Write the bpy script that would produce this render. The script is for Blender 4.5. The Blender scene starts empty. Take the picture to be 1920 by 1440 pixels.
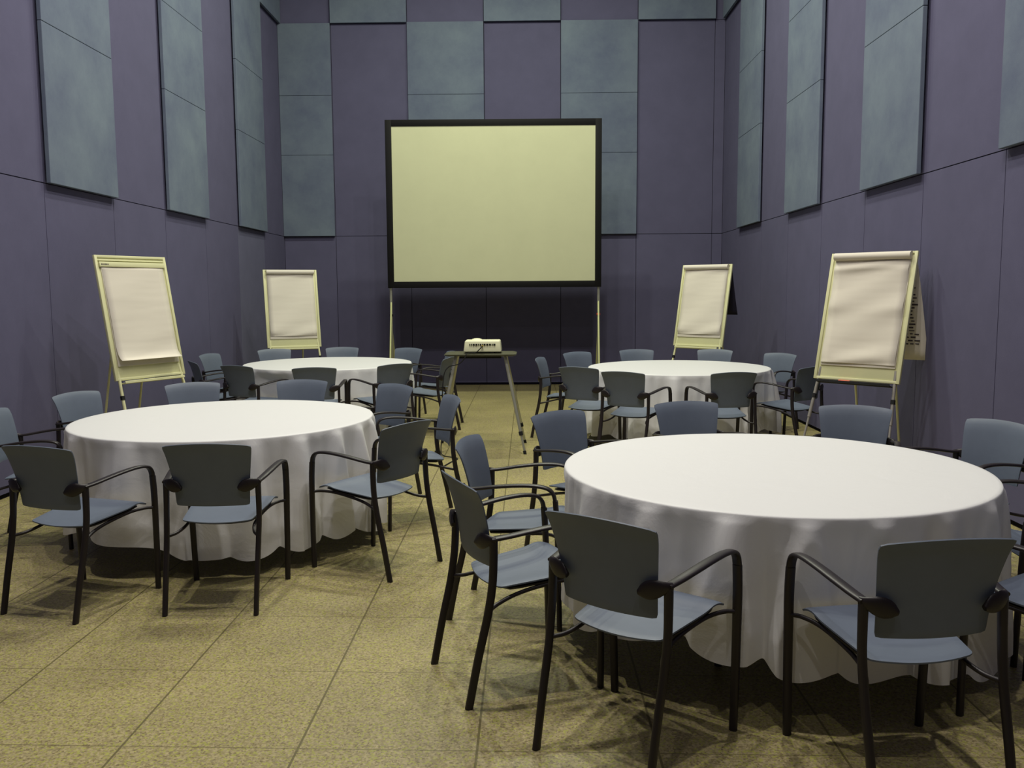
import bpy, bmesh, math, random
from mathutils import Vector, Matrix, noise

# ---------------------------------------------------------------- camera, world, lamps, exposure
scene = bpy.context.scene
COL = scene.collection
F, PITCH, ROLL, YAW, EYE = 1660.56, .1049, -.0062, -.0182, 1.5421
cam_data = bpy.data.cameras.new('camera')
cam_data.sensor_width = 36.0
cam_data.lens = F / 1920 * 36
cam_data.clip_end = 100
cam = bpy.data.objects.new('camera', cam_data)
COL.objects.link(cam)
fw = Vector((math.sin(YAW) * math.cos(PITCH), math.cos(YAW) * math.cos(PITCH), -math.sin(PITCH)))
rt = Vector((math.cos(YAW), -math.sin(YAW), 0))
up = rt.cross(fw)
rt2 = rt * math.cos(ROLL) + up * math.sin(ROLL)
up2 = -rt * math.sin(ROLL) + up * math.cos(ROLL)
M = Matrix((rt2, up2, -fw)).transposed().to_4x4()
M.translation = Vector((0, 0, EYE))
cam.matrix_world = M
scene.camera = cam

scene.view_settings.view_transform = 'Standard'
scene.view_settings.look = 'None'
scene.view_settings.gamma = 1
scene.view_settings.use_curve_mapping = False
scene.view_settings.exposure = 0.04
world = bpy.data.worlds.new('world')
scene.world = world
world.use_nodes = True
world.node_tree.nodes['Background'].inputs[0].default_value = (.8, .85, 1, 1)
world.node_tree.nodes['Background'].inputs[1].default_value = .05

CEIL = 7.6
LAMP_COL = (1.0, .97, .85)


def ceiling_lamp_or_fill(x, y, watts, size=.22, col=LAMP_COL):
    d = bpy.data.lights.new('ceiling_lamp_or_fill', 'AREA')
    d.shape = 'DISK'
    d.size = size
    d.energy = watts
    d.color = col
    o = bpy.data.objects.new('ceiling_lamp_or_fill', d)
    o.location = (x, y, CEIL - .08)
    COL.objects.link(o)


NEAR, MID, FAR = (1.0, .945, .89), (1.0, .98, .84), (.96, 1.0, .79)
for lx, ly, lw, lc in ((-1.7, 3.9, 90, NEAR), (-.3, 3.6, 90, NEAR), (1.1, 4.0, 90, NEAR),
                       (-1.5, 6.9, 88, MID), (-.4, 7.4, 88, MID), (.9, 7.0, 88, MID),
                       (-1.5, 10.8, 97, FAR), (-.4, 10.6, 97, FAR), (.8, 10.9, 97, FAR),
                       (-1.2, -1.3, 40, NEAR), (.9, -1.3, 40, NEAR)):  # last pair: unseen fill added behind the camera to brighten camera-facing cloth sides
    ceiling_lamp_or_fill(lx, ly, lw, .13, lc)

R = random.Random(7)
PI = math.pi


# ---------------------------------------------------------------- materials
def lin(c):
    return tuple((v / 255 / 12.92) if v / 255 <= .04045 else ((v / 255 + .055) / 1.055) ** 2.4 for v in c) + (1,)


def mat(name, col, rough=.6, metal=0, spec=.4, noise_amt=0, noise_scale=60, bump=0, bump_scale=200, sheen=0, col2=None):
    m = bpy.data.materials.new(name)
    m.use_nodes = True
    nt = m.node_tree
    b = nt.nodes['Principled BSDF']
    c = lin(col)
    b.inputs['Base Color'].default_value = c
    b.inputs['Roughness'].default_value = rough
    b.inputs['Metallic'].default_value = metal
    b.inputs['Specular IOR Level'].default_value = spec
    if sheen:
        b.inputs['Sheen Weight'].default_value = sheen
    tc = nt.nodes.new('ShaderNodeTexCoord')
    if noise_amt:
        n = nt.nodes.new('ShaderNodeTexNoise')
        n.inputs['Scale'].default_value = noise_scale
        n.inputs['Detail'].default_value = 6
        n.inputs['Roughness'].default_value = .7
        nt.links.new(tc.outputs['Object'], n.inputs['Vector'])
        r = nt.nodes.new('ShaderNodeValToRGB')
        r.color_ramp.elements[0].position = .3
        r.color_ramp.elements[1].position = .7
        lo = tuple(v * (1 - noise_amt) for v in c[:3]) + (1,)
        hi = lin(col2) if col2 else tuple(min(1, v * (1 + noise_amt)) for v in c[:3]) + (1,)
        r.color_ramp.elements[0].color = lo
        r.color_ramp.elements[1].color = hi
        nt.links.new(n.outputs['Fac'], r.inputs['Fac'])
        nt.links.new(r.outputs['Color'], b.inputs['Base Color'])
    if bump:
        n2 = nt.nodes.new('ShaderNodeTexNoise')
        n2.inputs['Scale'].default_value = bump_scale
        n2.inputs['Detail'].default_value = 4
        nt.links.new(tc.outputs['Object'], n2.inputs['Vector'])
        bp = nt.nodes.new('ShaderNodeBump')
        bp.inputs['Strength'].default_value = bump
        bp.inputs['Distance'].default_value = .01
        nt.links.new(n2.outputs['Fac'], bp.inputs['Height'])
        nt.links.new(bp.outputs['Normal'], b.inputs['Normal'])
    return m


M_PURPLE = mat('purple_fabric', (92, 90, 115), .95, spec=.1, noise_amt=.06, noise_scale=3, bump=.15, bump_scale=300)
M_PURPLE2 = mat('pale_purple_fabric', (101, 101, 124), .95, spec=.1, noise_amt=.06, noise_scale=3, bump=.15, bump_scale=300)
M_TEAL = mat('teal_fabric', (100, 108, 130), .95, spec=.1, noise_amt=.12, noise_scale=1.3, bump=.15, bump_scale=300, col2=(114, 125, 138))
M_GAP = mat('dark_gap', (22, 20, 28), .9, spec=.1)
M_CEIL = mat('ceiling_paint', (196, 193, 188), .9, spec=.1)
M_SHELL = mat('blue_grey_shell', (96, 105, 120), .5, spec=.35, noise_amt=.05, noise_scale=8)
M_FRAME = mat('charcoal_frame', (34, 28, 30), .42, spec=.4)
M_WOOD = mat('table_top_wood', (120, 100, 80), .6, noise_amt=.2, noise_scale=12)
M_STEEL = mat('dark_steel', (40, 40, 44), .4, metal=.6)
M_ALU = mat('brushed_aluminium', (176, 176, 160), .38, metal=.75)
M_ALU2 = mat('satin_pole_metal', (190, 192, 140), .5, metal=.3)
M_BLACK = mat('black_vinyl', (14, 13, 14), .7, spec=.2)
M_BLACKTOP = mat('black_laminate', (58, 58, 42), .4, noise_amt=.1, noise_scale=20)
M_SCREEN = mat('projection_fabric', (193, 194, 160), .9, spec=.05, noise_amt=.03, noise_scale=2)
M_CREAM = mat('cream_easel_metal', (212, 211, 166), .5, noise_amt=.03, noise_scale=5)
M_GREYTUBE = mat('grey_easel_tube', (150, 146, 140), .45, metal=.3)
M_PLAST = mat('cream_plastic', (222, 222, 186), .4)
M_PORT = mat('port_black', (30, 30, 28), .6)
M_RUB = mat('black_rubber', (16, 16, 18), .8)
M_RED = mat('orange_plastic', (220, 80, 50), .5)
M_YEL = mat('yellow_connector', (190, 160, 40), .5)
M_INK = mat('marker_ink', (60, 52, 60), .7)
M_INDIGO = mat('dark_indigo_sheet', (30, 26, 44), .8)  # even dark indigo for the sheet behind the far right easel


def paper_mat():
    m = mat('flipchart_paper', (219, 212, 198), .9, spec=.1)
    nt = m.node_tree
    b = nt.nodes['Principled BSDF']
    tc = nt.nodes.new('ShaderNodeTexCoord')
    mp = nt.nodes.new('ShaderNodeMapping')
    mp.inputs['Scale'].default_value = (.8, 1, 4.5)
    n = nt.nodes.new('ShaderNodeTexNoise')
    n.inputs['Scale'].default_value = 1.6
    n.inputs['Detail'].default_value = 2
    bp = nt.nodes.new('ShaderNodeBump')
    bp.inputs['Strength'].default_value = .22
    bp.inputs['Distance'].default_value = .03
    nt.links.new(tc.outputs['Object'], mp.inputs['Vector'])
    nt.links.new(mp.outputs['Vector'], n.inputs['Vector'])
    nt.links.new(n.outputs['Fac'], bp.inputs['Height'])
    nt.links.new(bp.outputs['Normal'], b.inputs['Normal'])
    return m


M_PAPER = paper_mat()


def cloth_mat():
    m = bpy.data.materials.new('white_polyester')
    m.use_nodes = True
    nt = m.node_tree
    b = nt.nodes['Principled BSDF']
    b.inputs['Base Color'].default_value = (.79, .79, .785, 1)
    b.inputs['Roughness'].default_value = .55
    b.inputs['Specular IOR Level'].default_value = .35
    b.inputs['Sheen Weight'].default_value = .15
    tc = nt.nodes.new('ShaderNodeTexCoord')
    n = nt.nodes.new('ShaderNodeTexNoise')
    n.inputs['Scale'].default_value = 3.2
    n.inputs['Detail'].default_value = 7
    n.inputs['Roughness'].default_value = .62
    n.inputs['Distortion'].default_value = .6
    bp = nt.nodes.new('ShaderNodeBump')
    bp.inputs['Strength'].default_value = .28
    bp.inputs['Distance'].default_value = .02
    nt.links.new(tc.outputs['Object'], n.inputs['Vector'])
    nt.links.new(n.outputs['Fac'], bp.inputs['Height'])
    nt.links.new(bp.outputs['Normal'], b.inputs['Normal'])
    # thin cloth lets some light through
    tr = nt.nodes.new('ShaderNodeBsdfTranslucent')
    tr.inputs[0].default_value = (.75, .75, .78, 1)
    mx = nt.nodes.new('ShaderNodeMixShader')
    mx.inputs[0].default_value = .08
    out = nt.nodes['Material Output']
    nt.links.new(b.outputs[0], mx.inputs[1])
    nt.links.new(tr.outputs[0], mx.inputs[2])
    nt.links.new(mx.outputs[0], out.inputs['Surface'])
    return m


M_CLOTH = cloth_mat()


def floor_mat():
    m = bpy.data.materials.new('terrazzo_tiles')
    m.use_nodes = True
    nt = m.node_tree
    N, L = nt.nodes, nt.links
    b = N['Principled BSDF']
    tc = N.new('ShaderNodeTexCoord')
    # chips
    v = N.new('ShaderNodeTexVoronoi')
    v.inputs['Scale'].default_value = 150
    L.new(tc.outputs['Object'], v.inputs['Vector'])
    sep = N.new('ShaderNodeSeparateColor')
    L.new(v.outputs['Color'], sep.inputs['Color'])
    r = N.new('ShaderNodeValToRGB')
    r.color_ramp.interpolation = 'CONSTANT'
    els = r.color_ramp.elements
    els[0].position, els[0].color = 0, lin((128, 115, 84))
    els[1].position, els[1].color = .10, lin((149, 137, 99))
    for p, c in ((.30, (163, 151, 115)), (.52, (162, 160, 88)), (.70, (171, 158, 124)), (.88, (146, 135, 105))):
        e = els.new(p)
        e.color = lin(c)
    L.new(sep.outputs[0], r.inputs['Fac'])
    # broad tone drift
    n = N.new('ShaderNodeTexNoise')
    n.inputs['Scale'].default_value = 1.1
    n.inputs['Detail'].default_value = 5
    L.new(tc.outputs['Object'], n.inputs['Vector'])
    n2 = N.new('ShaderNodeTexNoise')
    n2.inputs['Scale'].default_value = 70
    n2.inputs['Detail'].default_value = 3
    L.new(tc.outputs['Object'], n2.inputs['Vector'])
    rr = N.new('ShaderNodeValToRGB')
    rr.color_ramp.elements[0].position, rr.color_ramp.elements[0].color = .3, (.80, .80, .78, 1)
    rr.color_ramp.elements[1].position, rr.color_ramp.elements[1].color = .7, (1.12, 1.12, 1.02, 1)
    L.new(n.outputs['Fac'], rr.inputs['Fac'])
    rr2 = N.new('ShaderNodeValToRGB')
    rr2.color_ramp.elements[0].position, rr2.color_ramp.elements[0].color = .35, (.80, .79, .78, 1)
    rr2.color_ramp.elements[1].position, rr2.color_ramp.elements[1].color = .62, (1.06, 1.06, 1.02, 1)
    L.new(n2.outputs['Fac'], rr2.inputs['Fac'])
    mu = N.new('ShaderNodeMix')
    mu.data_type = 'RGBA'
    mu.blend_type = 'MULTIPLY'
    mu.inputs[0].default_value = 1
    L.new(r.outputs['Color'], mu.inputs[6])
    L.new(rr.outputs['Color'], mu.inputs[7])
    mu2 = N.new('ShaderNodeMix')
    mu2.data_type = 'RGBA'
    mu2.blend_type = 'MULTIPLY'
    mu2.inputs[0].default_value = 1
    L.new(mu.outputs[2], mu2.inputs[6])
    L.new(rr2.outputs['Color'], mu2.inputs[7])
    # joints
    S = .6096
    sx = N.new('ShaderNodeSeparateXYZ')
    L.new(tc.outputs['Object'], sx.inputs[0])

    def joint(out, off, width):
        a = N.new('ShaderNodeMath'); a.operation = 'SUBTRACT'; a.inputs[1].default_value = off - S / 2
        L.new(out, a.inputs[0])
        f = N.new('ShaderNodeMath'); f.operation = 'FLOORED_MODULO'; f.inputs[1].default_value = S
        L.new(a.outputs[0], f.inputs[0])
        d = N.new('ShaderNodeMath'); d.operation = 'SUBTRACT'; d.inputs[1].default_value = S / 2
        L.new(f.outputs[0], d.inputs[0])
        ab = N.new('ShaderNodeMath'); ab.operation = 'ABSOLUTE'
        L.new(d.outputs[0], ab.inputs[0])
        lt = N.new('ShaderNodeMath'); lt.operation = 'LESS_THAN'; lt.inputs[1].default_value = width
        L.new(ab.outputs[0], lt.inputs[0])
        return lt
    # the tile grid lies a touch askew to the walls
    rot = math.radians(-1.15)
    def comb(cx, cy):
        a = N.new('ShaderNodeMath'); a.operation = 'MULTIPLY'; a.inputs[1].default_value = cx
        L.new(sx.outputs[0], a.inputs[0])
        c = N.new('ShaderNodeMath'); c.operation = 'MULTIPLY_ADD'; c.inputs[1].default_value = cy
        L.new(sx.outputs[1], c.inputs[0]); L.new(a.outputs[0], c.inputs[2])
        return c
    jx = joint(sx.outputs[0], -.787, .0042)
    jy = joint(comb(-math.sin(rot), 1).outputs[0], 2.8552 - .022, .0026)
    jf = N.new('ShaderNodeMath'); jf.operation = 'MULTIPLY'; jf.inputs[1].default_value = .8
    L.new(jy.outputs[0], jf.inputs[0])
    jm = N.new('ShaderNodeMath'); jm.operation = 'MAXIMUM'
    L.new(jx.outputs[0], jm.inputs[0]); L.new(jf.outputs[0], jm.inputs[1])
    js = N.new('ShaderNodeMath'); js.operation = 'MULTIPLY'; js.inputs[1].default_value = .85
    L.new(jm.outputs[0], js.inputs[0])
    mj = N.new('ShaderNodeMix')
    mj.data_type = 'RGBA'
    mj.inputs[7].default_value = lin((92, 84, 52))
    L.new(js.outputs[0], mj.inputs[0])
    L.new(mu2.outputs[2], mj.inputs[6])
    L.new(mj.outputs[2], b.inputs['Base Color'])
    b.inputs['Roughness'].default_value = .42
    b.inputs['Specular IOR Level'].default_value = .35
    bp = N.new('ShaderNodeBump')
    bp.inputs['Strength'].default_value = .12
    bp.inputs['Distance'].default_value = .004
    L.new(n2.outputs['Fac'], bp.inputs['Height'])
    L.new(bp.outputs['Normal'], b.inputs['Normal'])
    return m


M_FLOOR = floor_mat()


# ---------------------------------------------------------------- mesh helpers
def build(name, bm, mats, parent=None, smooth=40, **props):
    bmesh.ops.recalc_face_normals(bm, faces=bm.faces)
    me = bpy.data.meshes.new(name)
    bm.to_mesh(me)
    bm.free()
    if not isinstance(mats, (list, tuple)):
        mats = [mats]
    for m in mats:
        me.materials.append(m)
    if smooth:
        for p in me.polygons:
            p.use_smooth = True
        me.set_sharp_from_angle(angle=math.radians(smooth))
    o = bpy.data.objects.new(name, me)
    COL.objects.link(o)
    if parent:
        o.parent = parent
    for k, v in props.items():
        o[k] = v
    return o


def thing(name, label, cat, loc=(0, 0, 0), rot=0, group=None):
    o = bpy.data.objects.new(name, None)
    o.empty_display_size = .1
    COL.objects.link(o)
    o.location = loc
    o.rotation_euler = (0, 0, rot)
    o['label'] = label
    o['category'] = cat
    if group:
        o['group'] = group
    return o


def new():
    return bmesh.new()


def box(bm, lo, hi, mi=0, bev=0):
    vs = [bm.verts.new((x, y, z)) for x in (lo[0], hi[0]) for y in (lo[1], hi[1]) for z in (lo[2], hi[2])]
    fs = [bm.faces.new([vs[i] for i in q]) for q in ((0, 1, 3, 2), (4, 6, 7, 5), (0, 4, 5, 1), (2, 3, 7, 6), (0, 2, 6, 4), (1, 5, 7, 3))]
    for f in fs:
        f.material_index = mi
    if bev:
        es = list({e for f in fs for e in f.edges})
        r = bmesh.ops.bevel(bm, geom=es, offset=bev, segments=2, profile=.5, affect='EDGES')
        for f in r['faces']:
            f.material_index = mi
    return vs


def catmull(pts, n=6):
    P = [Vector(p) for p in pts]
    if len(P) < 3:
        return P
    out = []
    Q = [P[0] * 2 - P[1]] + P + [P[-1] * 2 - P[-2]]
    for i in range(1, len(Q) - 2):
        a, b, c, d = Q[i - 1], Q[i], Q[i + 1], Q[i + 2]
        for k in range(n):
            t = k / n
            out.append(.5 * ((2 * b) + (-a + c) * t + (2 * a - 5 * b + 4 * c - d) * t * t + (-a + 3 * b - 3 * c + d) * t ** 3))
    out.append(P[-1])
    return out


def sweep(bm, pts, w, h, side=(1, 0, 0), seg=12, power=2.6, smooth=6, widths=None, mi=0):
    """rounded-rectangular tube: w along `side`, h across it"""
    P = catmull(pts, smooth) if smooth else [Vector(p) for p in pts]
    side = Vector(side)
    rings = []
    n = len(P)
    for i, p in enumerate(P):
        t = (P[min(i + 1, n - 1)] - P[max(i - 1, 0)]).normalized()
        a = (side - t * side.dot(t))
        if a.length < 1e-4:
            a = t.orthogonal()
        a.normalize()
        b = t.cross(a)
        k = 1
        if widths:
            f = i / (n - 1) * (len(widths) - 1)
            j = min(int(f), len(widths) - 2)
            k = widths[j] * (1 - (f - j)) + widths[j + 1] * (f - j)
        ring = []
        for s in range(seg):
            an = 2 * PI * s / seg
            c, d = math.cos(an), math.sin(an)
            x = math.copysign(abs(c) ** (2 / power), c) * w / 2 * k
            y = math.copysign(abs(d) ** (2 / power), d) * h / 2
            ring.append(bm.verts.new(p + a * x + b * y))
        rings.append(ring)
    for r0, r1 in zip(rings, rings[1:]):
        for s in range(seg):
            f = bm.faces.new((r0[s], r0[(s + 1) % seg], r1[(s + 1) % seg], r1[s]))
            f.material_index = mi
    for r in (rings[0][::-1], rings[-1]):
        f = bm.faces.new(r)
        f.material_index = mi


def tube(bm, a, b, rad, mi=0, seg=12):
    sweep(bm, [a, b], rad * 2, rad * 2, (1, 0, 0) if abs(Vector(b).x - Vector(a).x) < .5 * (Vector(b) - Vector(a)).length else (0, 0, 1), seg, 2, 0, mi=mi)


def slab(bm, fn, nu, nv, thick, rad, size, mi=0):
    """curved plate: fn(u in -1..1, v in 0..1) -> point on the mid surface; corners rounded by rad (metres)"""
    W, H = size

    def remap(u, v):
        x, y = u * W, (v - .5) * 2 * H
        dx, dy = abs(x) - (W - rad), abs(y) - (H - rad)
        if dx > 0 and dy > 0:
            k = max(dx, dy) / math.hypot(dx, dy)
            x = math.copysign(W - rad + dx * k, x)
            y = math.copysign(H - rad + dy * k, y)
        return x / W, y / H / 2 + .5

    us = [-1 + 2 * i / nu for i in range(nu + 1)]
    vs = [j / nv for j in range(nv + 1)]
    e = 1e-3
    top, bot = [], []
    for v in vs:
        rt_, rb_ = [], []
        for u in us:
            a, b = remap(u, v)
            p = Vector(fn(a, b))
            du = Vector(fn(a + e, b)) - Vector(fn(a - e, b))
            dv = Vector(fn(a, b + e)) - Vector(fn(a, b - e))
            nn = du.cross(dv).normalized()
            edge = (abs(u) > .999 or v < .001 or v > .999)
            k = .45 if edge else 1
            rt_.append(bm.verts.new(p + nn * thick / 2 * k))
            rb_.append(bm.verts.new(p - nn * thick / 2 * k))
        top.append(rt_)
        bot.append(rb_)
    fs = []
    for j in range(nv):
        for i in range(nu):
            fs.append(bm.faces.new((top[j][i], top[j][i + 1], top[j + 1][i + 1], top[j + 1][i])))
            fs.append(bm.faces.new((bot[j][i], bot[j + 1][i], bot[j + 1][i + 1], bot[j][i + 1])))
    loop = [(0, i) for i in range(nu)] + [(j, nu) for j in range(nv)] + [(nv, i) for i in range(nu, 0, -1)] + [(j, 0) for j in range(nv, 0, -1)]
    for k in range(len(loop)):
        a, b = loop[k], loop[(k + 1) % len(loop)]
        fs.append(bm.faces.new((top[a[0]][a[1]], bot[a[0]][a[1]], bot[b[0]][b[1]], top[b[0]][b[1]])))
    for f in fs:
        f.material_index = mi


# ---------------------------------------------------------------- the room
XL, XR, YB, YF = -3.958, 3.1435, 14.543, -3.2
Z1, Z2 = 2.4446, 5.776
W4 = 1.2192
G = .004

bm = new()
box(bm, (XL - .3, YF - .3, -.1), (XR + .3, YB + .3, 0))
build('floor', bm, M_FLOOR, smooth=0, kind='structure')
bm = new()
box(bm, (XL - .3, YF - .3, CEIL), (XR + .3, YB + .3, CEIL + .1))
build('ceiling', bm, M_CEIL, smooth=0, kind='structure')

seams_b = [XL] + [-3.1172 + W4 * i for i in range(6)] + [XR]
seams_l = [7.3147 + W4 * i for i in range(-9, 6)]
seams_l = [YF] + [y for y in seams_l if y > YF + .1] + [YB]
seams_r = [5.9909 + W4 * i for i in range(-7, 7)]
seams_r = [YF] + [y for y in seams_r if y > YF + .1] + [YB]


def wall(name, kind, seams, pos, inward, pale=()):
    """backing sheet with fabric-wrapped panels standing .02 in front of it, separated by narrow gaps"""
    bm = new()
    T = .02

    def put(a0, a1, z0, z1, d0, d1, mi, bev=0):
        if kind == 'y':      # wall across the room; pos is y, inward is -1
            y0, y1 = sorted((pos + d0 * inward, pos + d1 * inward))
            box(bm, (a0, y0, z0), (a1, y1, z1), mi, bev)
        else:
            x0, x1 = sorted((pos + d0 * inward, pos + d1 * inward))
            box(bm, (x0, a0, z0), (x1, a1, z1), mi, bev)
    lo, hi = (seams[0] - .3, seams[-1] + .3)
    put(lo, hi, -.05, CEIL + .05, -.2, -T, 0)
    for i, (a, b) in enumerate(zip(seams, seams[1:])):
        if b - a < .02:
            continue
        for z0, z1 in ((.035, Z1), (Z1, Z2), (Z2, CEIL)):
            put(a + G, b - G, z0 + G, z1 - G, -T, 0, 2 if (i in pale and z0 < 1) else 1)
    return build(name, bm, [M_GAP, M_PURPLE, M_PURPLE2], smooth=0, kind='structure')


wall('wall_back', 'y', seams_b, YB, -1)
pale_i = [i for i, a in enumerate(seams_l) if abs(a - (7.3147 + 4 * W4)) < .01]
wall('wall_left', 'x', seams_l, XL, 1, pale_i)
wall('wall_right', 'x', seams_r, XR, -1)
wall('wall_front', 'y', [XL, XL + 2.4, XL + 4.8, XR], YF, 1)


def acoustic_panel(kind, a0, a1, z0, z1, label, group):
    """raised teal panel, split by two thin joints"""
    bm = new()
    D, O = .058, .0215
    cuts = [z0] + [z for z in (3.73, 4.66) if z0 < z < z1] + [z1]
    for c0, c1 in zip(cuts, cuts[1:]):
        lo, hi = c0 + (.002 if c0 != z0 else 0), c1 - (.002 if c1 != z1 else 0)
        if kind == 'back':
            box(bm, (a0 + .004, YB - D, lo), (a1 - .004, YB - O, hi), 0, .004)
        elif kind == 'left':
            box(bm, (XL + O, a0 + .004, lo), (XL + D, a1 - .004, hi), 0, .004)
        else:
            box(bm, (XR - D, a0 + .004, lo), (XR - O, a1 - .004, hi), 0, .004)
    if len(cuts) > 2:
        if kind == 'back':
            box(bm, (a0 + .01, YB - D + .008, z0 + .01), (a1 - .01, YB - O - .002, z1 - .01), 1)
        elif kind == 'left':
            box(bm, (XL + O + .002, a0 + .01, z0 + .01), (XL + D - .008, a1 - .01, z1 - .01), 1)
        else:
            box(bm, (XR - D + .008, a0 + .01, z0 + .01), (XR - O - .002, a1 - .01, z1 - .01), 1)
    o = build('acoustic_panel', bm, [M_TEAL, M_GAP], smooth=0)
    o['label'] = label
    o['category'] = 'wall panel'
    o['group'] = group


sb = lambda i: -3.1172 + W4 * i
g = 'raised teal panels on the back wall'
acoustic_panel('back', XL, sb(0), Z1 + .0, Z2, 'tall narrow teal wall panel in the left corner of the back wall', g)
acoustic_panel('back', sb(1), sb(2), Z1, Z2, 'tall teal wall panel rising behind the left half of the projection screen', g)
acoustic_panel('back', sb(3), sb(4), Z1, Z2, 'tall teal wall panel showing at the right edge of the projection screen', g)
acoustic_panel('back', sb(0), sb(1), Z2, CEIL, 'teal top-row wall panel cut by the photo top, leftmost on the back wall', g)
acoustic_panel('back', sb(2), sb(3), Z2, CEIL, 'teal top-row wall panel cut by the photo top, straight above the screen centre', g)
acoustic_panel('back', sb(4), sb(5), Z2, CEIL, 'teal top-row wall panel cut by the photo top, rightmost on the back wall', g)
g = 'raised teal panels on the left wall'
sl = lambda i: 7.3147 + W4 * i
acoustic_panel('left', sl(0), sl(1), Z1, Z2, 'tall teal panel on the left wall, nearest to the camera', g)
acoustic_panel('left', sl(2), sl(3), Z1, Z2, 'tall teal panel on the left wall, middle one of the three tall ones', g)
acoustic_panel('left', sl(4), sl(5), Z1, Z2, 'tall teal panel on the left wall, farthest of the three tall ones', g)
acoustic_panel('left', sl(5), YB - .05, Z2, CEIL, 'small teal wedge of panel high in the back left corner', g)
g = 'raised teal panels on the right wall'
sr = lambda i: 5.9909 + W4 * i
acoustic_panel('right', sr(-1), sr(0), Z1, Z2, 'teal panel on the right wall cut off by the right photo edge', g)
acoustic_panel('right', sr(1), sr(2), Z1, Z2, 'wide looking tall teal panel on the right wall above the nearest flipchart', g)
acoustic_panel('right', sr(3), sr(4), Z1, Z2, 'tall teal panel on the right wall, middle one of the three tall ones', g)
acoustic_panel('right', sr(5), sr(6), Z1, Z2, 'narrowest looking tall teal panel on the right wall, next to the far corner', g)
acoustic_panel('right', sr(6), YB - .05, Z2, CEIL, 'small teal wedge of panel high in the back right corner', g)


# ---------------------------------------------------------------- armchair
def make_chair():
    t = thing('stacking_armchair', '', 'chair')
    # seat shell

    def seat_fn(u, v):
        hw = .170 + (.216 - .170) * v
        x = u * hw
        y = -.146 + .381 * v - .026 * (1 - u * u) * (1 - v) ** 2 - .012 * u * u * v ** 6
        z = .428 + .040 * v - .009 * math.sin(PI * v) * (1 - u * u) + .007 * math.exp(-((v - .80) / .09) ** 2)
        z -= .018 * max(0, v - .86) ** 2 / .02 + .008 * (1 - u * u) * (1 - v) ** 2
        return (x, y, z)
    bm = new()
    slab(bm, seat_fn, 20, 26, .012, .016, (.19, .20))
    build('seat', bm, M_SHELL, t, 50)

    def pan_fn(u, v):
        p = seat_fn(u * .95, .10 + v * .78)
        return (p[0], p[1], p[2] - .016)
    bm = new()
    slab(bm, pan_fn, 8, 8, .016, .03, (.17, .17))
    build('seat_pan', bm, M_FRAME, t, 50)

    # backrest shell
    def back_fn(u, v):
        hw = .177 + .036 * max(0, v) ** 1.2 - .004 * math.sin(PI * v)
        x = u * hw
        z = .514 + .303 * v + .016 * (1 - u * u) * v ** 2
        y = -.180 - .064 * v - .028 * (1 - u * u) + .010 * math.sin(PI * v) - .010 * max(0, v - .8) ** 2 / .04
        return (x, y, z)
    bm = new()
    slab(bm, back_fn, 20, 20, .011, .011, (.195, .155))
    build('backrest', bm, M_SHELL, t, 50)

    for s in (-1, 1):
        bm = new()
        sweep(bm, [(s * .245, .239, 0), (s * .250, .236, .2), (s * .254, .232, .4), (s * .256, .228, .52), (s * .256, .222, .605)],
              .034, .024, (1, 0, 0), widths=[.85, .92, 1, 1])
        build('leg', bm, M_FRAME, t, 50)
        bm = new()
        sweep(bm, [(s * .218, -.295, 0), (s * .219, -.258, .18), (s * .221, -.220, .34), (s * .223, -.200, .46), (s * .222, -.194, .56), (s * .221, -.193, .628)],
              .025, .031, (1, 0, 0), widths=[.95, 1, 1, 1.12])
        build('leg', bm, M_FRAME, t, 50)
        bm = new()
        sweep(bm, [(s * .256, .222, .600), (s * .256, .212, .635), (s * .256, .184, .659), (s * .255, .12, .668), (s * .250, .03, .664),
                   (s * .241, -.06, .653), (s * .229, -.14, .640), (s * .221, -.200, .633)],
              .034, .016, (1, 0, 0), widths=[1, 1, 1.05, 1.1, 1.15, 1.1, 1.0])
        build('armrest', bm, M_FRAME, t, 50)
        bm = new()
        sweep(bm, [(s * .230, -.186, .632), (s * .216, -.208, .630), (s * .190, -.222, .624), (s * .160, -.228, .614), (s * .135, -.231, .606)],
              .062, .018, (0, 0, 1), seg=18, power=2, widths=[.42, .5, .7, .92, 1.0, .95, .72, .3])
        build('back_bracket', bm, M_FRAME, t, 50)
        bm = new()
        sweep(bm, [(s * .252, .228, .436), (s * .222, .195, .438), (s * .192, .12, .432), (s * .172, 0, .412), (s * .168, -.09, .392), (s * .188, -.165, .374), (s * .222, -.212, .366)],
              .016, .016, (0, 0, 1), seg=10, power=2)
        build('seat_rail', bm, M_FRAME, t, 50)
    return t


def dup(root, x, y, deg, label, group):
    r = root.copy()
    COL.objects.link(r)
    for ch in root.children:
        c = ch.copy()
        COL.objects.link(c)
        c.parent = r
        c.matrix_parent_inverse = ch.matrix_parent_inverse.copy()
    r.location = (x, y, 0)
    r.rotation_euler = (0, 0, math.radians(deg))
    r['label'] = label
    r['group'] = group
    return r


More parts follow.
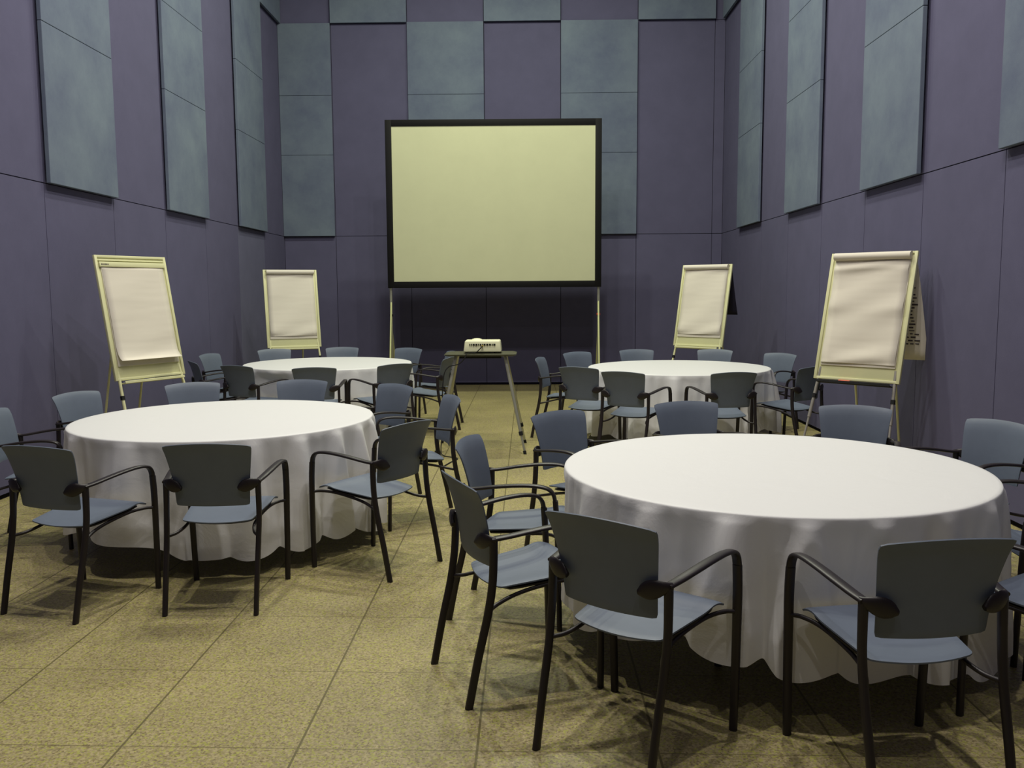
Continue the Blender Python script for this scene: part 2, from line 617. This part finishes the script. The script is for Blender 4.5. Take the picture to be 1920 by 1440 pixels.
CHAIRS = {
    1: ('chairs around the near right table', [
        (.376, 2.948, -38, 'foreground armchair, back to the camera, left one of the two nearest ones'),
        (1.172, 2.753, 8, 'foreground armchair with its dark back square to the camera, nearest the bottom right corner'),
        (-.038, 3.454, -67, 'aisle armchair of the near right table seen obliquely from behind, seat fully showing'),
        (-.044, 4.189, -102, 'aisle armchair facing right, blue back partly behind a nearer oblique chair, two arched arms'),
        (.338, 4.990, -140, 'blue armchair facing the camera beside the right foot of the projector stand'),
        (1.047, 5.373, -171, 'blue armchair back rising behind the near right cloth, left of its middle'),
        (1.892, 5.165, 156, 'blue armchair back rising behind the near right cloth, below the nearest right flipchart'),
        (2.295, 4.640, 113, 'dim blue armchair back at the right photo edge, beyond the near right cloth'),
        (2.260, 3.720, 80, 'armchair at the right photo edge, only an arm and legs beside the white cloth'),
        (1.900, 3.050, 36, 'armchair mostly cut by the right photo edge, pale seat behind the foreground chair')]),
    2: ('chairs around the near left table', [
        (-2.249, 4.323, -17, 'dark-backed armchair turned right at the front left of the near left table'),
        (-1.539, 4.382, 2, 'dark-backed armchair square to the near left table, middle of its front row'),
        (-.875, 4.918, 58, 'armchair with slanting dark back, right front of the near left table'),
        (-.757, 5.901, 110, 'armchair in thin side profile facing left on the aisle side of the near left table'),
        (-1.190, 6.577, 137, 'armchair facing the camera beyond the right end of the near left cloth'),
        (-1.845, 6.882, 178, 'blue armchair back behind the near left cloth, overlapping a dark chair beyond'),
        (-2.537, 6.728, -150, 'pale armchair back behind the near left cloth, just right below the left flipchart'),
        (-3.033, 6.222, -110, 'pale armchair back at the left end of the near left table, against the left wall'),
        (-3.048, 5.397, -81, 'armchair cut by the left photo edge, arms reaching toward the near left table')]),
    3: ('chairs around the far right table', [
        (.375, 9.376, -104, 'armchair in side profile facing right at the left end of the far right table'),
        (.720, 10.066, -143, 'pale armchair facing the camera, left of the right screen leg, beyond darker chairs'),
        (1.335, 10.400, -173, 'faint armchair back behind the far right table, just right of the screen leg'),
        (2.130, 10.362, 156, 'faint armchair back behind the far right table, under the far right flipchart'),
        (2.617, 9.738, 129, 'armchair facing the camera at the right end of the far right table, near the wall'),
        (2.477, 8.383, 37, 'dark-backed armchair facing left, partly behind the near right flipchart'),
        (1.739, 7.907, 10, 'armchair with dark back to the camera at the front right of the far right table'),
        (.961, 7.980, -31, 'armchair with dark back to the camera, second from the aisle at the far right table'),
        (.600, 8.470, -31, 'armchair with dark back to the camera, nearest the aisle at the far right table')]),
    4: ('chairs around the far left table', [
        (-3.290, 9.300, -57, 'narrow dark armchair back seen edge-on between the left flipchart and the far left table'),
        (-3.477, 10.206, -103, 'pale armchair facing right against the left wall at the far left table'),
        (-2.750, 8.830, -26, 'armchair with dark back to the camera at the left front of the far left table'),
        (-2.062, 8.598, 7, 'armchair with dark back to the camera at the middle front of the far left table'),
        (-1.476, 8.897, 42, 'armchair with dark back angled left at the right front of the far left table'),
        (-1.101, 9.620, 77, 'dark-backed armchair in near profile facing left, just left of the projector stand leg'),
        (-1.130, 10.400, 113, 'pale armchair facing left half hidden under the left end of the projector stand'),
        (-1.628, 10.929, 151, 'armchair facing the camera behind the far left table, right of the left screen leg'),
        (-2.366, 11.126, -173, 'faint armchair back behind the far left table, right of the far left flipchart'),
        (-3.060, 10.850, -149, 'faint armchair back behind the far left table, under the far left flipchart')]),
}
proto = make_chair()
first = True
for tab, (grp, lst) in CHAIRS.items():
    for (x, y, d, lab) in lst:
        if first:
            proto.location = (x, y, 0)
            proto.rotation_euler = (0, 0, math.radians(d))
            proto['label'] = lab
            proto['group'] = grp
            first = False
        else:
            dup(proto, x, y, d, lab, grp)

# ---------------------------------------------------------------- round tables and cloths
TR, TZ = .924, .749


def round_table(cx, cy, label, cloth_label, chairs, seed, hem0, hem_amp, hem_dir):
    t = thing('round_table', label, 'table', (cx, cy, 0), 0, 'round banquet tables')
    bm = new()
    bmesh.ops.create_cone(bm, cap_ends=True, segments=96, radius1=TR - .012, radius2=TR - .012, depth=.022,
                          matrix=Matrix.Translation((0, 0, TZ - .016)))
    build('tabletop', bm, M_WOOD, t)
    for k in range(4):
        a = PI / 4 + k * PI / 2 + seed * .3
        bm = new()
        x, y = .46 * math.cos(a), .46 * math.sin(a)
        tube(bm, (x, y, TZ - .03), (x * 1.15, y * 1.15, 0), .015)
        build('leg', bm, M_STEEL, t)
    for s in (-1, 1):
        bm = new()
        a0 = PI / 4 + seed * .3 + (0 if s > 0 else PI)
        a1 = a0 + PI / 2
        tube(bm, (.50 * math.cos(a0), .50 * math.sin(a0), .34), (.50 * math.cos(a1), .50 * math.sin(a1), .34), .010)
        build('crossbar', bm, M_STEEL, t)

    # cloth
    rr = random.Random(seed)
    NT = 720
    nf = 19
    warp = [(rr.uniform(.15, .45), k, rr.uniform(0, 2 * PI)) for k in (1, 2, 3, 5)]
    ampw = [(rr.uniform(.15, .3), k, rr.uniform(0, 2 * PI)) for k in (2, 3, 5, 7)]
    depth = [rr.random() for _ in range(nf)]
    small = [(rr.uniform(.3, .6), rr.randint(31, 67), rr.uniform(0, 2 * PI)) for _ in range(4)]
    hemw = [(rr.uniform(.012, .022), k, rr.uniform(0, 2 * PI)) for k in (1, 2, 3, 4, 6)]

    skew = [(rr.uniform(.5, 1), k, rr.uniform(0, 2 * PI)) for k in (2, 3, 5)]

    def f_fold(th, q):
        ph = nf * th + sum(a * nf * .35 * math.sin(k * th + p) / k for a, k, p in warp)
        ph += .55 * q * sum(a * math.sin(k * th + p) for a, k, p in skew)
        c = math.cos(ph)
        am = 1 + sum(a * math.sin(k * th + p) for a, k, p in ampw)
        # rounded crests with creased valleys, each fold its own depth
        k = math.floor((ph + PI) / (2 * PI)) % nf
        return (abs(math.cos(ph / 2)) ** (9 - 7.4 * min(1, q * 1.25))) * max(.3, am) * (.5 + .8 * depth[k]), math.sin(ph)

    def lim(th):
        """how far out the skirt may reach before it meets a chair front"""
        best = 9
        for (px, py, dg, _) in chairs:
            a = math.radians(dg)
            fx, fy = -math.sin(a), math.cos(a)
            qx, qy = px - cx, py - cy
            # front line of the chair: local y = .262, |x| < .285
            ux, uy = math.cos(th), math.sin(th)
            den = ux * fx + uy * fy
            if den > -.3:
                continue
            s_ = ((qx + fx * .262) * fx + (qy + fy * .262) * fy) / den
            hx, hy = ux * s_ - qx, uy * s_ - qy
            lx = abs(hx * fy * 1 + hy * -fx) if False else abs(hx * math.cos(a) + hy * math.sin(a))
            soft = max(0, lx - .275)
            best = min(best, s_ + soft * 1.6)
        return best

    bm = new()
    rows = []
    center = bm.verts.new((0, 0, TZ + .001))
    for r in (.12, .3, .5, .7, .84, .905):
        rows.append([bm.verts.new((r * math.cos(2 * PI * i / NT), r * math.sin(2 * PI * i / NT), TZ + .001)) for i in range(NT)])
    # rolled edge
    for q in (.35, .7, 1.0):
        a = q * PI / 2
        rad = TR - .010 + .010 * math.sin(a)
        zz = TZ + .001 - .010 * (1 - math.cos(a))
        rows.append([bm.verts.new((rad * math.cos(2 * PI * i / NT), rad * math.sin(2 * PI * i / NT), zz)) for i in range(NT)])
    NR = 34
    limits = [lim(2 * PI * i / NT) for i in range(NT)]
    # smooth the limits
    for _ in range(3):
        limits = [min(limits[i], (limits[i - 1] + limits[i] + limits[(i + 1) % NT]) / 3) for i in range(NT)]
    for j in range(1, NR + 1):
        q = j / NR
        row = []
        for i in range(NT):
            th = 2 * PI * i / NT
            f, sn = f_fold(th, q)
            grow = min(1, q * 1.6) ** .62
            rad = TR + .004 + .014 * q + grow * (.078 * f - .014 + .007 * sum(a * math.cos(k * th + p) for a, k, p in small) * (1 - q) * 1.2)
            rad += .004 * noise.noise(Vector((math.cos(th) * 6, math.sin(th) * 6, q * 5 + seed)))
            twist = .018 * grow * sn
            hem = hem0 + hem_amp * math.cos(th - hem_dir) + sum(a * math.sin(k * th + p) for a, k, p in hemw) + .030 * (1 - f) + .008 * sn
            z = (TZ - .010) + (hem - (TZ - .010)) * q
            L = limits[i] - .012
            if z < .715 and rad > L:
                k = min(1, (.715 - z) / .07)
                rad = rad + (L - rad) * k
            a = th + twist / TR
            row.append(bm.verts.new((rad * math.cos(a), rad * math.sin(a), z)))
        rows.append(row)
    for i in range(NT):
        bm.faces.new((center, rows[0][i], rows[0][(i + 1) % NT]))
    for r0, r1 in zip(rows, rows[1:]):
        for i in range(NT):
            bm.faces.new((r0[i], r1[i], r1[(i + 1) % NT], r0[(i + 1) % NT]))
    o = build('tablecloth', bm, M_CLOTH, smooth=60)
    o.location = (cx, cy, 0)
    o['label'] = cloth_label
    o['category'] = 'tablecloth'
    o['group'] = 'white round tablecloths'


round_table(1.088, 3.952, 'large round banquet table in the near right, hidden under its white cloth',
            'large white round tablecloth nearest the camera, at the right', CHAIRS[1][1], 11, .118, .070, -2.9)
round_table(-1.925, 5.57, 'round banquet table in the near left, hidden under its white cloth',
            'white round tablecloth on the near left table', CHAIRS[2][1], 23, .112, .055, -2.5)
round_table(1.549, 9.138, 'round banquet table at the far right, hidden under its white cloth',
            'white round tablecloth on the far right table', CHAIRS[3][1], 35, .11, .02, 0)
round_table(-2.233, 9.854, 'round banquet table at the far left, hidden under its white cloth',
            'white round tablecloth on the far left table', CHAIRS[4][1], 47, .11, .02, 2)

# ---------------------------------------------------------------- projection screen
SX, SY, SW, SH, SZ = -.483, 13.0, 3.11, 2.395, 1.591
scr = thing('projection_screen', 'large cream projection screen in a black frame standing before the back wall', 'projection screen', (SX, SY, 0), .01)
bm = new()
B = .092
box(bm, (-SW / 2, -.02, SZ), (-SW / 2 + B, .02, SZ + SH), 0, .004)
box(bm, (SW / 2 - B, -.02, SZ), (SW / 2, .02, SZ + SH), 0, .004)
box(bm, (-SW / 2 + B - .002, -.019, SZ), (SW / 2 - B + .002, .019, SZ + B), 0, .004)
box(bm, (-SW / 2 + B - .002, -.019, SZ + SH - B), (SW / 2 - B + .002, .019, SZ + SH), 0, .004)
build('frame', bm, M_BLACK, scr)
bm = new()
box(bm, (-SW / 2 + .03, -.010, SZ + .03), (SW / 2 - .03, .006, SZ + SH - .03))
build('screen_surface', bm, M_SCREEN, scr, smooth=0)
for s in (-1, 1):
    lx = s * (SW / 2 - .035)
    bm = new()
    box(bm, (lx - .018, .022, .03), (lx + .018, .055, SZ + SH - .3), 0, .004)
    build('leg', bm, M_ALU, scr)
    bm = new()
    tube(bm, (lx, .05, 1.42), (lx - s * .03, -.52, .04), .014)
    tube(bm, (lx, .05, 1.0), (lx - s * .0, .50, .04), .014)
    build('brace', bm, M_ALU2, scr)
    bm = new()
    box(bm, (lx - .02, -.62, 0), (lx + .02, .58, .035), 0, .004)
    build('foot', bm, M_ALU, scr)
    bm = new()
    box(bm, (lx - .024, .016, 1.18), (lx + .024, .061, 1.21), 0, .003)
    build('clamp', bm, M_RED if s > 0 else M_RUB, scr)

# ---------------------------------------------------------------- projector stand and projector
PX, PY, PZ = -.455, 8.60, .925
st = thing('projector_stand', 'dark topped projector stand on four splayed silver legs in the aisle', 'stand', (PX, PY, 0))
bm = new()


def top_fn(u, v):
    return (u * .345, (v - .5) * .44, PZ + .010)


slab(bm, top_fn, 24, 16, .024, .06, (.345, .22))
build('top', bm, M_BLACKTOP, st)
bm = new()
box(bm, (-.20, -.16, PZ - .024), (.20, .16, PZ - .004), 0, .004)
build('bracket_plate', bm, M_RUB, st)
for sx_ in (-1, 1):
    for sy_ in (-1, 1):
        a = Vector((sx_ * .235, sy_ * .14, PZ - .004))
        b = Vector((sx_ * .425, sy_ * .315, 0))
        d = (b - a)
        bm = new()
        sweep(bm, [a, a + d * .80], .030, .022, (1, 0, 0), 10, 4, 0)
        sweep(bm, [a + d * .78, a + d * .985], .022, .016, (1, 0, 0), 10, 4, 0)
        leg = build('leg', bm, M_ALU, st)
        bm = new()
        sweep(bm, [a + d * .77, a + d * .81], .040, .034, (1, 0, 0), 10, 4, 0)
        build('leg_clamp', bm, M_RUB, leg)
        bm = new()
        sweep(bm, [a + d * .965, b], .030, .028, (1, 0, 0), 10, 4, 0)
        build('rubber_foot', bm, M_RUB, leg)

PJ = thing('projector', 'cream projector sitting on the dark stand, its socket side toward the camera', 'projector', (PX + .02, PY - .02, PZ + .0225))
bm = new()


def box_taper(bm, w0, w1, d0, d1, z0, z1, mi=0, bev=.012):
    vs = box(bm, (-w0, -d0, z0), (w0, d0, z1), mi)
    for v in vs:
        if v.co.z > (z0 + z1) / 2:
            v.co.x *= w1 / w0
            v.co.y *= d1 / d0
    es = list({e for v in vs for e in v.link_edges})
    bmesh.ops.bevel(bm, geom=es, offset=bev, segments=3, profile=.5, affect='EDGES')


box_taper(bm, .182, .168, .135, .118, .012, .122)
body = build('body', bm, M_PLAST, PJ)
bm = new()
bmesh.ops.create_uvsphere(bm, u_segments=24, v_segments=12, radius=.05, matrix=Matrix.Translation((-.06, .03, .115)) @ Matrix.Diagonal((1.2, 1.2, .45, 1)))
build('lens_ring', bm, M_PLAST, PJ)
bm = new()
for sx_ in (-.12, .12):
    for sy_ in (-.08, .08):
        bmesh.ops.create_cone(bm, cap_ends=True, segments=12, radius1=.014, radius2=.014, depth=.014, matrix=Matrix.Translation((sx_, sy_, .007)))
build('feet', bm, M_RUB, PJ)
bm = new()
rr = random.Random(3)
x = -.125
while x < .12:
    w = rr.choice((.010, .014, .020))
    box(bm, (x, -.1345, .078 + rr.uniform(-.002, .002)), (x + w, -.1255, .092), 0)
    x += w + .006
build('port_row', bm, M_PORT, PJ)
bm = new()
sweep(bm, [(0, -.128, .072), (0, -.16, .072)], .016, .016, (1, 0, 0), 10, 2, 0)
build('cable_plug', bm, M_YEL, PJ)
bm = new()
sweep(bm, [(PX + .02, PY - .185, PZ + .094), (PX - .0, PY - .205, PZ + .07), (PX - .04, PY - .205, PZ + .035), (PX - .09, PY - .19, PZ + .03), (PX - .13, PY - .224, PZ + .024),
           (PX - .14, PY - .240, PZ - .01), (PX - .20, PY - .24, PZ - .07), (PX - .30, PY - .25, PZ - .10), (PX - .345, PY - .27, PZ - .2),
           (PX - .36, PY - .30, PZ - .5), (PX - .35, PY - .34, .25), (PX - .37, PY - .36, .06), (PX - .34, PY - .42, .008), (PX - .20, PY - .55, .007), (PX - .25, PY - .75, .007), (PX - .30, PY - .95, .007)],
      .010, .010, (1, 0, 0), 8, 2)
o = build('power_cable', bm, M_RUB)
o['label'] = 'thin black cable hanging from the projector down the left stand leg'
o['category'] = 'cable'


# ---------------------------------------------------------------- flipchart easels
def easel(x, y, rot, zb, tilt, label, style, pad_label):
    W, H = .71, 1.051
    t = thing('flipchart_easel', label, 'flipchart', (x, y, 0), rot, 'flipchart easels')
    ca, sa = math.cos(tilt), math.sin(tilt)

    def P(px, h, d=0):
        """px across, h up the board, d toward the viewer"""
        return Vector((px, h * sa - d * ca, zb + h * ca - d * sa * -1 * -1))

    def tb(bm, x0, x1, h0, h1, d0, d1, mi=0, bev=.003):
        b2 = new()
        box(b2, (x0, -d1, h0), (x1, -d0, h1), mi, bev)
        bmesh.ops.rotate(b2, verts=b2.verts, cent=(0, 0, 0), matrix=Matrix.Rotation(-tilt, 3, 'X'))
        bmesh.ops.translate(b2, verts=b2.verts, vec=(0, 0, zb))
        me = bpy.data.meshes.new('tmp')
        b2.to_mesh(me)
        b2.free()
        bm.from_mesh(me)
        bpy.data.meshes.remove(me)

    def Q(px, h, d=0):
        v = Matrix.Rotation(-tilt, 3, 'X') @ Vector((px, -d, h))
        return v + Vector((0, 0, zb))

    bm = new()
    tb(bm, -W / 2 + .01, W / 2 - .01, .01, H - .01, -.006, .004)
    build('board', bm, M_CREAM, t)
    bm = new()
    tb(bm, -W / 2, -W / 2 + .026, 0, H, -.012, .014)
    tb(bm, W / 2 - .026, W / 2, 0, H, -.012, .014)
    tb(bm, -W / 2 + .024, W / 2 - .024, 0, .022, -.012, .013)
    tb(bm, -W / 2 + .024, W / 2 - .024, H - .022, H, -.012, .013)
    build('frame', bm, M_CREAM, t)

    # marker tray
    tm = M_CREAM if style != 'near_right' else M_RUB
    bm = new()
    tb(bm, -W / 2 + .05, W / 2 - .05, -.032, -.022, .0, .060)
    tb(bm, -W / 2 + .05, W / 2 - .05, -.024, -.010, .054, .060)
    tray = build('tray', bm, tm, t)
    if style in ('near_right', 'near_left'):
        mk = new()
        if style == 'near_right':
            a, b = Q(-.125, -.012, .030), Q(-.030, -.012, .030)
        else:
            a, b = Q(.02, -.012, .030), Q(.28, -.012, .030)
        a.x, b.x = a.x, b.x
        tube(mk, t_world(t, a), t_world(t, b), .010)
        mo = build('marker_pen', mk, M_RED if style == 'near_right' else M_RUB)
        mo['label'] = ('orange-red marker pen in the tray of the near right flipchart' if style == 'near_right'
                       else 'black marker pen in the tray of the left flipchart')
        mo['category'] = 'marker pen'

    # legs: front pair carries on the line of the board, rear pair swings back
    for s in (-1, 1):
        bm = new()
        a = Q(s * (W / 2 - .045), .05, -.006)
        top = Q(s * (W / 2 - .045), .10, -.006)
        foot = Vector((s * (W / 2 + .02), -.245, 0))
        tube(bm, top, top + (foot - top) * .45, .013)
        tube(bm, top + (foot - top) * .43, foot, .009, 1)
        lg = build('leg', bm, [M_CREAM if style != 'near_right' else M_GREYTUBE, M_GREYTUBE], t)
        bm = new()
        c = top + (foot - top) * .44
        c0 = top + (foot - top) * .24
        sweep(bm, [c0, c0 + (foot - top) * .035], .034, .034, (1, 0, 0), 10, 3, 0)
        build('clamp', bm, M_RUB, lg)
    for s in (-1, 1):
        bm = new()
        top = Q(s * (W / 2 - .19), H * .72, -.018)
        foot = Vector((s * (W / 2 - .18), .50, 0))
        tube(bm, top, foot, .010)
        build('leg', bm, M_CREAM, t)

    # paper pad
    pw = W / 2 - .045
    pm = M_PAPER
    bm = new()
    tb(bm, -pw, pw, .115, H - .06, .005, .014)
    build('paper_pad', bm, pm, t)

    def sheet(pts, name='paper_sheet', m=pm, half=pw - .004, nx=10, wob=.004):
        """ruled strip through profile points (h, d)"""
        prof = catmull([Vector((0, h, d)) for h, d in pts], 8)
        b = new()
        rows = []
        for j, p in enumerate(prof):
            row = []
            for i in range(nx + 1):
                u = -1 + 2 * i / nx
                dd = p.z + wob * math.sin(3.1 * u + j * .35) * (1 if p.z > .008 else 0)
                row.append(b.verts.new(Q(u * half, p.y, max(dd, .0145) if p.z > 0 else dd)))
            rows.append(row)
        for r0, r1 in zip(rows, rows[1:]):
            for i in range(nx):
                b.faces.new((r0[i], r0[i + 1], r1[i + 1], r1[i]))
        o = build(name, b, m, t, 60)
        sol = o.modifiers.new('thickness', 'SOLIDIFY')
        sol.thickness = .001
        return o

    if style == 'near_left':
        # clamp bar at the top, last sheet curling forward at the foot
        bm = new()
        tb(bm, -W / 2 + .03, W / 2 - .03, H - .100, H - .058, .004, .026)
        tb(bm, -W / 2 + .03, W / 2 - .03, H - .050, H - .040, .002, .020)
        build('clamp_bar', bm, M_CREAM, t)
        bm = new()
        for k in range(6):
            tb(bm, -W / 2 + .045 + k * .012, -W / 2 + .053 + k * .012, H - .086, H - .074, .0262, .0268, bev=0)
        build('maker_mark', bm, M_INK, t)
        sheet([(H - .10, .018), (.75, .020), (.45, .022), (.26, .026), (.190, .040), (.155, .072)], wob=.002)
    else:
        # sheets thrown over the top: a soft roll at the head and a loose front sheet
        bm = new()
        a, b = Q(-pw - .004, H - .035, .026), Q(pw + .004, H - .035, .026)
        sweep(bm, [a, b], .062, .070, (0, 0, 1), 20, 2, 0)
        build('paper_roll', bm, pm, t)
        prof = [(H - .075, .018), (H - .13, .030), (H - .19, .020), (.72, .019), (.60, .026), (.50, .020), (.3, .020), (.19, .030), (.135, .022)] if style == 'near_right' else \
               [(H - .075, .018), (H - .14, .022), (.6, .019), (.35, .022), (.21, .030), (.15, .020)]
        sheet(prof, wob=.005)
        if style in ('near_right', 'far_right'):
            # turned sheets hanging down behind the board
            bm = new()
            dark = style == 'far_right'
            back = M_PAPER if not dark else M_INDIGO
            t0 = Q(0, H - .01, -.02)
            L = .84 if not dark else .62
            rows = []
            for j in range(11):
                q = j / 10
                row = []
                for i in range(9):
                    u = -1 + 2 * i / 8
                    yy = t0.y + .025 + (.08 * math.sin(q * PI * .55) if style == 'near_right' else .14 * q) + .012 * math.sin(u * 4 + q * 3) * q
                    if dark:
                        yy += .02 * q
                    zz = t0.z - L * q
                    row.append(bm.verts.new((u * (pw + .01) + (.085 * q if not dark else 0), yy, zz)))
                rows.append(row)
            for r0, r1 in zip(rows, rows[1:]):
                for i in range(8):
                    bm.faces.new((r0[i], r0[i + 1], r1[i + 1], r1[i]))
            o = build('turned_sheet', bm, back, t, 60)
            sol = o.modifiers.new('thickness', 'SOLIDIFY')
            sol.thickness = .002
            if not dark:
                # rows of marker writing on the turned sheet, too faint to read
                rr = random.Random(5)
                bm = new()
                for j in range(20):
                    q = .26 + .031 * j
                    xx = -.22
                    zz = t0.z - L * q
                    yy = t0.y + .025 + (.08 * math.sin(q * PI * .55) if style == 'near_right' else .14 * q)
                    while xx < .24:
                        w = rr.uniform(.02, .05)
                        yo = .012 * math.sin(xx / pw * 4 + q * 3) * q
                        sw = .085 * q
                        box(bm, (xx + sw, yy + yo - .0045, zz - rr.uniform(.003, .007)), (xx + sw + w, yy + yo - .0015, zz + rr.uniform(.002, .006)))
                        xx += w + .014
                build('writing', bm, M_INK, o)
    return t


def t_world(t, v):
    return Matrix.Translation(t.location) @ (Matrix.Rotation(t.rotation_euler[2], 3, 'Z') @ v).to_4d() if False else \
        (Matrix.Rotation(t.rotation_euler[2], 3, 'Z') @ v) + Vector(t.location)


easel(-3.225, 7.491, 1.091, .822, .187, 'cream flipchart easel at the left wall, its front sheet curling forward at the bottom', 'near_left', '')
easel(-3.114, 11.764, .433, .807, .191, 'small looking cream flipchart easel at the far left, behind the far left table', 'far_left', '')
easel(2.153, 11.262, -.730, .826, .204, 'cream flipchart easel at the far right with a dark sheet hanging behind it', 'far_right', '')
easel(2.609, 7.072, -.811, .808, .239, 'large looking cream flipchart easel at the right wall, written sheets turned over its back', 'near_right', '')
